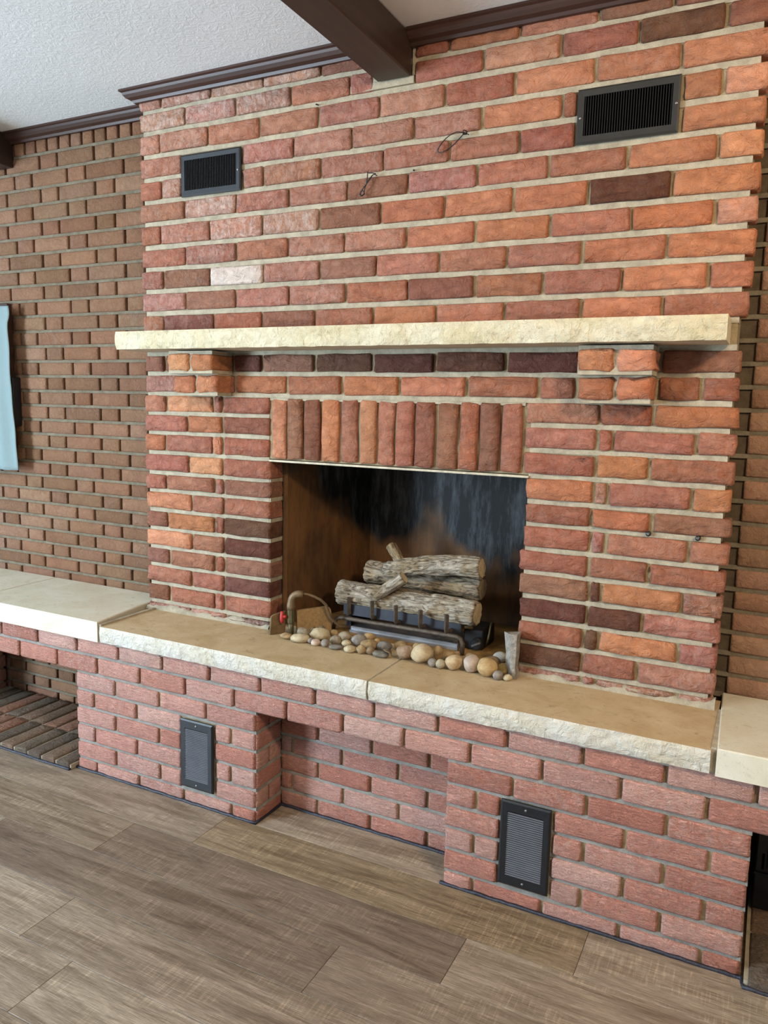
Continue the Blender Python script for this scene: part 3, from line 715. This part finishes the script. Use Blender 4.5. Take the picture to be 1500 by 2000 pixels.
log('fire_log', (.812,.285,.752), (1.262,.272,.746), .042, .041, M['bark_dark'], 'grey-brown rear log with dark bark behind the front log', 5.0)
log('fire_log', (.922,.212,.782), (1.280,.205,.832), .031, .036, M['bark'], 'topmost crooked log lying across the other two', 9.0, bend=(0, 0, .014))
log('fire_log', (.935,.105,.712), (1.034,.122,.786), .018, .023, M['bark'], 'short light stub of branch leaning up off the front log', 13.0)
log('fire_log', (.935,.300,.800), (.884,.318,.852), .019, .019, M['bark_dark'], 'small branch end sticking up behind the topmost log', 17.0, oval=1.0)
# ---- grate
gr = empty('log_grate', (1.02, .1, .567)); tag(gr, 'dark iron log grate with five upright tines', 'grate')
def gpar(o): o.matrix_parent_inverse = Matrix.Translation(-gr.location); return o
def sq(path, w_): return MB().tube(path, w_*.72, 4)
gpar(MB().tube([(.762,.117,.567), (.768,.117,.590), (.776,.117,.606), (.795,.116,.614), (.90,.107,.616), (1.02,.098,.619), (1.15,.088,.622), (1.245,.081,.624), (1.262,.079,.619), (1.270,.078,.604), (1.268,.078,.567)], .0078, 8).build('front_bar', M['iron'], gr, True))
gpar(MB().tube([(.775,.30,.567), (.782,.30,.60), (.80,.30,.622), (1.02,.30,.626), (1.235,.30,.622), (1.255,.30,.60), (1.258,.30,.567)], .0062, 8).build('rear_bar', M['iron'], gr, True))
for x in (.827, .923, 1.018, 1.113, 1.210):
    yb = .098-(x-1.02)*.085
    gpar(sq([(x, .33, .630), (x, .20, .630), (x, yb+.012, .629), (x, yb+.002, .633), (x, yb-.001, .645), (x, yb-.001, .692)], .0115).build('tine', M['iron'], gr))
# ---- burner tray and valve
bu = empty('gas_burner', (1.03, .15, .567)); tag(bu, 'steel gas burner tray with black valve box under the logs', 'gas burner')
def upar(o): o.matrix_parent_inverse = Matrix.Translation(-bu.location); return o
upar(MB().bbox(.832, 1.238, .118, .27, .5675, .588, .002).build('tray', M['steel'], bu)); upar(MB().box(.832, 1.240, .110, .118, .5675, .577).build('tray_lip', M['steel'], bu))
sc_ = MB()
for i in range(15): sc_.box(1.165+.005*i, 1.1665+.005*i, .119, .16, .588, .597)
for i in range(7): sc_.box(1.165, 1.237, .122+.006*i, .1235+.006*i, .588, .5975)
upar(sc_.build('mesh_screen', M['iron'], bu))
upar(MB().box(.80, 1.245, .124, .128, .626, .664).build('heat_shield', M['shield'], bu)); upar(MB().box(.81, .83, .125, .30, .575, .632).build('shield_bracket', M['shield'], bu))
upar(MB().bbox(1.246, 1.312, .150, .27, .5675, .634, .003).build('valve_box', M['black'], bu))
kn = MB().tube([(1.298,.150,.594), (1.298,.143,.594), (1.298,.130,.594), (1.298,.126,.594)], [.019, .021, .020, .017], 20)
kno = upar(kn.build('knob', M['black'], bu)); MB().box(-.017, .017, -.0015, .0015, -.003, .003).build('pointer', M['screw'], kno).matrix_world = Matrix.Translation((1.298, .1246, .594)) @ Matrix.Rotation(math.radians(-28), 4, 'Y')
upar(MB().tube([(1.252,.135,.645), (1.262,.142,.645), (1.275,.15,.640)], .008, 8).build('pilot_fitting', M['brassy'], bu, True))
upar(MB().tube([(1.316,.17,.58), (1.328,.16,.61), (1.326,.19,.655), (1.312,.22,.64)], .0035, 6).build('gas_tube', M['brassy'], bu, True))
# ---- gas pipe with red tap
gp = empty('gas_pipe', (.672, -.018, .566)); tag(gp, 'tarnished gas pipe with a red tap beside the left jamb', 'pipe')
def ppar(o): o.matrix_parent_inverse = Matrix.Translation(-gp.location); return o
ppar(MB().tube([(.672,-.018,.5665), (.672,-.018,.612)], .0098, 14).build('riser', M['brassy'], gp, True)); ppar(MB().tube([(.672,-.018,.606), (.672,-.018,.610), (.672,-.018,.652), (.672,-.018,.658)], [.011,.013,.013,.011], 8).build('valve_body', M['brassy'], gp))
el = [(.672,-.018,.655), (.672,-.018,.668), (.672,-.018,.682)]+[(.672+.026*(1-math.cos(t)), -.018+.010*(1-math.cos(t)), .684+.028*math.sin(t)) for t in (.3,.6,.9,1.2,1.5)]+[(.712,-.003,.712)]
ppar(MB().tube(el, [.0135,.0155,.013,.0125,.0125,.0125,.0125,.0125,.0125], 14).build('elbow', M['pipe'], gp, True))
ppar(MB().tube([(.708,-.004,.713), (.722,.004,.712), (.742,.018,.704), (.760,.035,.690), (.772,.05,.670), (.780,.07,.62), (.80,.10,.585), (.826,.13,.580)], .0048, 8).build('flexible_tube', M['pipe'], gp, True))
hd = MB().tube([(.662,-.032,.632), (.650,-.036,.632)], .006, 10); hd.tube([(.648,-.037,.650), (.6475,-.038,.640), (.648,-.037,.632), (.6475,-.038,.620), (.648,-.037,.610)], [.0058,.0062,.0082,.0072,.0056], 10)
ppar(hd.build('tap_handle', M['red'], gp, True))
# ---- boards and concrete
def plate(name, base, tops, th, mat, label, cat):
    # upright plate: polygon in its own plane, extruded by th behind
    P = [Vector(p) for p in base+tops]; nrm = (P[1]-P[0]).cross(P[-1]-P[0]).normalized()*th; n_ = len(P)
    V = [tuple(p) for p in P]+[tuple(p-nrm) for p in P]
    o = MB().add(V, [tuple(range(n_)), tuple(reversed(range(n_, 2*n_)))]+[(i, (i+1) % n_, n_+(i+1) % n_, n_+i) for i in range(n_)]).build(name, mat)
    md = o.modifiers.new('soft_edges', 'BEVEL'); md.width = .003; md.segments = 2
    return tag(o, label, cat)
def corner(p, q, r, rad, n_=4):
    p, q, r = Vector(p), Vector(q), Vector(r); a = q+(p-q).normalized()*rad; b = q+(r-q).normalized()*rad
    return [tuple((1-t)**2*a+2*t*(1-t)*q+t*t*b) for t in [i/n_ for i in range(n_+1)]]
A, B, Cc, D = (.690,-.004,.567), (.772,.092,.567), (.770,.090,.657), (.688,-.006,.650)
plate('fire_board', [A, B], corner(B, Cc, D, .022)+corner(Cc, D, A, .006), .018, M['board'], 'sandy rounded fire board standing behind the gas pipe', 'board')
A, B, Cc, D = (.6150,-.062,.567), (.645,-.012,.567), (.645,-.006,.645), (.6150,-.054,.634)
plate('fire_board', [A, B], corner(B, Cc, D, .006)+corner(Cc, D, A, .010), .010, M['board2'], 'thin brown board leaning against the left jamb', 'board')
ch = MB(); V = []
for k, z in enumerate((.567, .60, .64, .68, .700)):
    for (x, y) in ((1.452,-.034), (1.474,-.056), (1.4855,-.054), (1.4855,-.020), (1.456,-.018)):
        V.append((x-(z-.567)*(.06 if x < 1.48 else 0)+.007*noise.noise(Vector((x*50, z*50, 1))), y+(z-.567)*.04+.006*noise.noise(Vector((y*60, z*60, 4))), z+(.012*noise.noise(Vector((x*90, y*90, 2))) if k == 4 else 0)))
ch.add(V, [(k*5+i, k*5+(i+1) % 5, (k+1)*5+(i+1) % 5, (k+1)*5+i) for k in range(4) for i in range(5)]+[(4,3,2,1,0), (20,21,22,23,24)])
tag(ch.build('concrete_chunk', M['concrete']), 'rough grey concrete piece standing against the right jamb', 'concrete')
# ---- pebbles
PB = [(0.688,-0.07,0.0197,0.0091,'tan','flat tan pebble at the foot of the gas pipe'), (0.749,-0.077,0.0299,0.0134,'cream','wide flat cream pebble just right of the gas pipe'),
 (0.723,-0.017,0.0214,0.0138,'greytan','round grey-tan pebble behind the wide flat cream one'), (0.791,-0.021,0.0303,0.0182,'cream','large cream pebble in front of the sandy board'),
 (0.724,0.042,0.0125,0.0094,'dim','dusky small pebble against the sandy board, left one'), (0.753,0.052,0.0140,0.011,'dim','dusky small pebble against the sandy board, right one'),
 (0.784,-0.068,0.0113,0.0083,'grey','tiny grey pebble below the large cream one'), (0.811,-0.080,0.0142,0.0095,'pinkwhite','pinkish-white pebble in front of the large cream one'),
 (0.847,-0.078,0.0132,0.0118,'grey','small round grey pebble at the hearth edge near the pinkish-white one'), (0.868,-0.044,0.0184,0.0148,'greytan','grey-tan pebble in front of the grate left foot'),
 (0.817,0.030,0.0138,0.0122,'tan','tan pebble beside the left foot of the grate'), (0.872,0.009,0.0211,0.0151,'greytan','grey-tan pebble behind, under the left end of the burner tray'),
 (0.903,-0.037,0.0148,0.0097,'cream','cream pebble tucked under the big grey one'), (0.936,-0.008,0.0252,0.0172,'grey','big smooth grey pebble left of centre'),
 (0.945,0.048,0.0196,0.0135,'orange','orange-tan pebble behind the big grey one'), (0.944,-0.084,0.0173,0.0101,'cream','oval cream pebble lying alone at the hearth edge'),
 (0.892,-0.082,0.0220,0.0073,'slate','flat slate-grey pebble at the hearth edge'), (0.982,-0.024,0.0258,0.0142,'tan','wide tan pebble left of the blue-grey one'),
 (0.982,-0.079,0.0143,0.0129,'speckled','speckled tan pebble at the hearth edge'), (1.011,-0.070,0.0129,0.012,'brown','small round brown pebble beside the speckled one'),
 (1.034,-0.015,0.0228,0.015,'slate','rounded blue-grey pebble in the middle of the row'), (1.052,-0.077,0.0255,0.0093,'slateflat','flat grey-brown pebble below the blue-grey one'),
 (1.075,0.025,0.0203,0.0126,'tan','dusty tan pebble close to the burner tray centre'), (1.128,-0.055,0.026,0.0195,'rose','rosy tan pebble right of the stone joint'),
 (1.188,-0.060,0.0321,0.0257,'pale','largest pale angular pebble in the row'), (1.222,-0.009,0.0152,0.0209,'tan','upright tan pebble behind the largest pale one'),
 (1.231,-0.077,0.0130,0.0118,'grey','small grey pebble right of the largest pale one'), (1.259,-0.081,0.0145,0.0126,'greycream','small grey-cream pebble beside the spotted one'),
 (1.254,0.006,0.0170,0.013,'orange','orange-brown pebble behind the small grey-cream one'), (1.298,-0.070,0.0245,0.0201,'spotted','cream pebble with orange spots in front of the grate right foot'),
 (1.263,0.050,0.0088,0.0088,'tan','tiny tan pebble touching the grate right foot'), (1.353,-0.059,0.0241,0.0241,'pinkgrey','pinkish-grey egg-shaped pebble tilted upright'),
 (1.406,-0.070,0.0270,0.0246,'gold','golden yellow large pebble near the right jamb'), (1.443,-0.083,0.0150,0.0122,'grey','smooth grey pebble right of the golden one'),
 (1.440,-0.040,0.0165,0.0144,'olive','olive mottled pebble next to the concrete piece'), (1.470,-0.074,0.0125,0.0081,'cream','small cream pebble at the foot of the concrete piece'),
 (1.398,0.078,0.0217,0.0139,'palegrey','pale grey pebble alone at the back right'), (1.392,0.010,0.0254,0.0161,'brown','brown pebble behind the golden one'),
 (1.318,-0.025,0.0085,0.0127,'orange','small orange pebble between the spotted and the pinkish-grey ones'), (1.312,0.040,0.0152,0.0104,'tan','tan pebble below the valve box'),
 (0.990,0.018,0.0114,0.0114,'orange','little orange pebble behind the wide tan one'), (1.128,0.046,0.018,0.0113,'tan','dusty tan pebble behind the rosy one')]
def ico(rx, ry, rz, seed):
    import bmesh
    b = bmesh.new(); bmesh.ops.create_icosphere(b, subdivisions=3, radius=1)
    for v in b.verts:
        d_ = 1+.16*noise.noise(v.co*1.1+Vector((seed*3.7, seed, 0)))+.06*noise.noise(v.co*2.6+Vector((seed, 0, seed)))
        v.co = Vector((v.co.x*rx*d_, v.co.y*ry*d_, v.co.z*rz*d_))
    me = bpy.data.meshes.new('pebble'); b.to_mesh(me); b.free(); me.polygons.foreach_set('use_smooth', [True]*len(me.polygons)); return me
for i, (x, y, rx, rz, c, lab) in enumerate(PB):
    me = ico(rx*1.10, min(rx*.92, rz*1.6), rz*1.16, i+1.0); me.materials.append(PEB[c])
    a = random.uniform(-.3, .3)
    zmin = min(v.co.z for v in me.vertices)
    o = put(me, 'pebble', (x, y, .5668-zmin), None, None, (0, 0, a+.4)); tag(o, lab, 'pebble', 'river pebbles along the firebox front')
# a dry leaf between the pebbles
lf = MB(); N_ = 10; V = []
for i in range(N_+1):
    t = i/N_; wd = .012*math.sin(math.pi*min(1, t*1.02))*(1-.3*t); V += [(t*.075, -wd, .002+.007*math.sin(t*2.6)), (t*.075, 0, .008*math.sin(t*2.6)), (t*.075, wd, .003+.007*math.sin(t*2.6)), (t*.075, 0, -.0006+.008*math.sin(t*2.6))]
lf.add(V, [(i*4+k, (i+1)*4+k, (i+1)*4+(k+1) % 4, i*4+(k+1) % 4) for i in range(N_) for k in range(4)])
o = lf.build('dry_leaf', PEB['brown'], None, True, (1.052, -.058, .5855)); o.rotation_euler = (0, 0, -.75); tag(o, 'curled brown dry leaf lying over the flat pebble', 'leaf')

# ================================================================== VENTS
def slatmesh(*a):
    return MB().box(*a).mesh('slat', None)
def vent(x0, x1, z0, z1, yf, mat, slatmat, n_, vertical, label, screws, group, bor, bx):
    e = empty('air_vent', ((x0+x1)/2, yf, (z0+z1)/2)); tag(e, label, 'vent', group)
    inv = Matrix.Translation(-e.location)
    f = MB(); th = .008
    a0, a1, c0, c1 = x0+bx, x1-bx, z0+bor, z1-bor
    for (u0, u1, w0, w1) in ((x0, a0, z0, z1), (a1, x1, z0, z1), (a0, a1, z0, c0), (a0, a1, c1, z1)): f.box(u0, u1, yf, yf+th, w0, w1)
    b = .005     # pressed bevel round the rim
    o4 = [(x0, z0), (x1, z0), (x1, z1), (x0, z1)]; i4 = [(x0+b, z0+b), (x1-b, z0+b), (x1-b, z1-b), (x0+b, z1-b)]; h4 = [(a0, c0), (a1, c0), (a1, c1), (a0, c1)]
    f = MB(); f.add([(x, yf+th, z) for x, z in o4]+[(x, yf+.003, z) for x, z in o4]+[(x, yf, z) for x, z in i4]+[(x, yf+.0005, z) for x, z in h4]+[(x, yf+th, z) for x, z in h4],
          [(r*4+i, r*4+(i+1) % 4, r*4+4+(i+1) % 4, r*4+4+i) for r in range(4) for i in range(4)])
    fr = f.build('frame', mat, e); fr.matrix_parent_inverse = inv
    bk = MB().box(a0-.003, a1+.003, yf+.0155, yf+.0175, c0-.003, c1+.003).build('duct', M['void'], e); bk.matrix_parent_inverse = inv
    if vertical:
        step = (a1-a0)/n_; me = MB().box(-.0009, .0009, 0, .014, 0, c1-c0).mesh('slat', slatmat)
        for i in range(n_): o = put(me, 'slat', (a0+step*(i+.5), yf+.002, c0), e)
    else:
        step = (c1-c0)/n_; h = step*.30
        me = MB().add([(0,-.001,0), (a1-a0,-.001,0), (a1-a0,.0028,h), (0,.0028,h), (0,-.0008,-.0010), (a1-a0,-.0008,-.0010), (a1-a0,.003,h-.0010), (0,.003,h-.0010)], [(0,1,2,3), (4,7,6,5), (0,4,5,1), (1,5,6,2), (2,6,7,3), (3,7,4,0)]).mesh('slat', slatmat)
        for i in range(n_): o = put(me, 'slat', (a0, yf+.001, c0+step*(i+.12)), e)
    for (sx, sz) in screws:
        o = MB().tube([(sx, yf+.001, sz), (sx, yf-.0012, sz), (sx, yf-.0022, sz)], [.0038, .0036, .002], 10).build('screw', M['screw'], e, True); o.matrix_parent_inverse = inv
GU = 'air vents high on the breast'; GL = 'louvred vents low in the bench'
vent(.192, .449, 2.067, 2.205, -.006, M['black'], M['fin'], 32, True, 'black wall vent high on the left of the breast', [(.4385, 2.132)], GU, .019, .017)
vent(1.569, 1.830, 2.072, 2.212, -.006, M['vent_dark'], M['fin'], 34, True, 'dark bronze wall vent high on the right of the breast', [(1.578, 2.138), (1.822, 2.142)], GU, .020, .018)
vent(.399, .537, .060, .300, BY-.008, M['black'], M['louvre'], 30, False, 'black upright louvred vent in the left bench pier', [(.468, .284), (.468, .074)], GL, .030, .020)
vent(1.530, 1.669, .061, .306, BY-.008, M['black'], M['louvre'], 30, False, 'black upright louvred vent in the right bench pier', [(1.600, .290), (1.600, .076)], GL, .030, .020)

# ================================================================== SMALL THINGS ON THE BRICKS
def wire(name, paths, r, label, cat):
    mb = MB()
    for P in paths:
        Q = [Vector(p) for p in P]; out = []
        for i in range(len(Q)-1):
            p0, p1, p2, p3 = Q[max(i-1, 0)], Q[i], Q[i+1], Q[min(i+2, len(Q)-1)]
            for s_ in range(5):
                t = s_/5; out.append(.5*((2*p1)+(p2-p0)*t+(2*p0-5*p1+4*p2-p3)*t*t+(3*p1-p0-3*p2+p3)*t**3))
        out.append(Q[-1]); mb.tube(out, r, 6)
    return tag(mb.build(name, M['wire_black'], None, True), label, cat)
wire('wire_loop', [[(1.256,.004,2.141), (1.250,-.018,2.140), (1.225,-.022,2.143), (1.195,-.02,2.131), (1.172,-.016,2.110), (1.170,-.014,2.099), (1.185,-.016,2.096), (1.212,-.018,2.107), (1.235,-.022,2.122), (1.250,-.018,2.139)],
                   [(1.246,-.012,2.143), (1.254,-.020,2.137), (1.258,-.014,2.143), (1.250,-.022,2.146), (1.247,-.016,2.137), (1.258,-.016,2.136)]], .0014, 'black wire loop hanging from the joint left of the right upper vent', 'wire')
wire('wire_loop', [[(.960,.004,2.060), (.958,-.016,2.058), (.950,-.02,2.046), (.938,-.02,2.033), (.922,-.018,2.018), (.914,-.016,2.007), (.918,-.016,1.999), (.928,-.018,2.006), (.930,-.018,2.020), (.940,-.018,2.040), (.954,-.016,2.056)],
                   [(.936,-.014,2.069), (.942,-.016,2.064), (.956,-.018,2.062), (.966,-.014,2.060)], [(.937,-.014,2.068), (.937,-.016,2.050), (.934,-.016,2.034)], [(.914,-.016,2.012), (.924,-.02,2.014), (.928,-.016,2.004), (.918,-.02,2.000), (.912,-.016,2.006)]], .0015, 'tangled black wire tie hanging below the middle of the breast', 'wire')
def nail(x, z, dx, dz, label):
    o = MB().tube([(x, .01, z), (x+dx*.5, -.008, z+dz*.5), (x+dx, -.018, z+dz)], [.0022, .0020, .0024], 8).build('nail', M['wire_black'], None, True); tag(o, label, 'nail')
nail(1.082, 2.064, .013, -.010, 'bent black nail in the joint between the two wires'); nail(.742, 2.297, .010, -.009, 'bent black nail in the joint left of the beam')
for x, z, lab in ((1.827, 1.029, 'dark wall anchor in the right pier joint, nearer the opening'), (1.954, 1.029, 'dark wall anchor in the right pier joint, nearer the corner')):
    e = MB().tube([(x, .008, z), (x, -.003, z), (x, -.005, z)], [.007, .007, .0055], 12).build('wall_anchor', M['black'], None, True); tag(e, lab, 'anchor', 'wall anchors in the right pier')
    c = MB().tube([(x, -.004, z), (x, -.0062, z)], .003, 8).build('screw', M['screw'], e)

# ================================================================== WINDOW, CURTAIN, BOXES
win = empty('window_1', (-1.3, WY, 1.06)); tag(win, 'dark framed window behind the blue-grey curtain', None, None, 'structure')
def wpar(o): o.matrix_parent_inverse = Matrix.Translation(-win.location); return o
for nm, b_ in (('frame', (-.925, -.875, 1.06, 1.76)), ('frame', (-1.75, -1.70, 1.06, 1.76)), ('frame', (-1.70, -.925, 1.06, 1.11)), ('frame', (-1.70, -.925, 1.71, 1.76))):
    wpar(MB().bbox(b_[0], b_[1], .105, WY+.02, b_[2], b_[3], .003).build('window_frame', M['trim'], win))
wpar(MB().box(-1.70, -.925, .120, .124, 1.11, 1.71).build('pane', M['glass'], win))
NXc, NZc = 60, 40; V = []
for i in range(NXc+1):
    u = i/NXc
    for k in range(NZc+1):
        t = k/NZc; z = 1.742-.695*t
        xr = -.826+.030*t**1.1+(.012*max(0, .12-t)/.12); x = -1.72+(xr+1.72)*u
        f_ = .010*math.sin(u*46+.8*math.sin(t*3))*(.5+.5*t)+.006*noise.noise(Vector((u*9, t*6, 2)))
        if t < .10: f_ += .006*math.sin(t/.10*math.pi)
        V.append((x, .062+f_+.012*(1-u)*0, z-.028*(1-u)*t*0+.004*noise.noise(Vector((u*12, t, 4)))))
F = [(i*(NZc+1)+k, (i+1)*(NZc+1)+k, (i+1)*(NZc+1)+k+1, i*(NZc+1)+k+1) for i in range(NXc) for k in range(NZc)]
cu = MB().add(V, F).build('curtain', M['cloth'], None, True); md = cu.modifiers.new('cloth_thickness', 'SOLIDIFY'); md.thickness = .003
tag(cu, 'blue-grey cloth curtain hanging at the left edge', 'curtain')
rod = MB().tube([(-1.78,.075,1.738), (-.835,.075,1.738)], .004, 8).build('curtain_rod', M['screw'], None, True); tag(rod, 'thin metal rod carrying the blue-grey curtain', 'curtain rod')
bxk = MB().bbox(-.905, -.832, .086, .128, 1.236, 1.446, .004).build('black_box', M['black']); tag(bxk, 'narrow black box on the wall behind the curtain edge', 'box')
MB().bbox(-.856, -.848, .083, .087, 1.25, 1.43, .001).build('highlight_strip', M['louvre'], bxk)  # grey strip painted as the upright highlight on the black box
# ---- black cabinet in the right niche
cbn = MB().bbox(2.162, 2.80, .0, .12, .027, .372, .004).build('black_cabinet', M['black']); tag(cbn, 'black metal cabinet standing in the right bench niche', 'cabinet')
MB().bbox(2.162, 2.80, -.006, .0, .130, .136, .001).build('ledge', M['black'], cbn)
MB().bbox(2.178, 2.184, -.003, .001, .145, .19, .001).build('handle_slot', M['void'], cbn)
MB().bbox(2.19, 2.78, -.004, .0, .15, .36, .002).build('door_panel', M['black'], cbn)
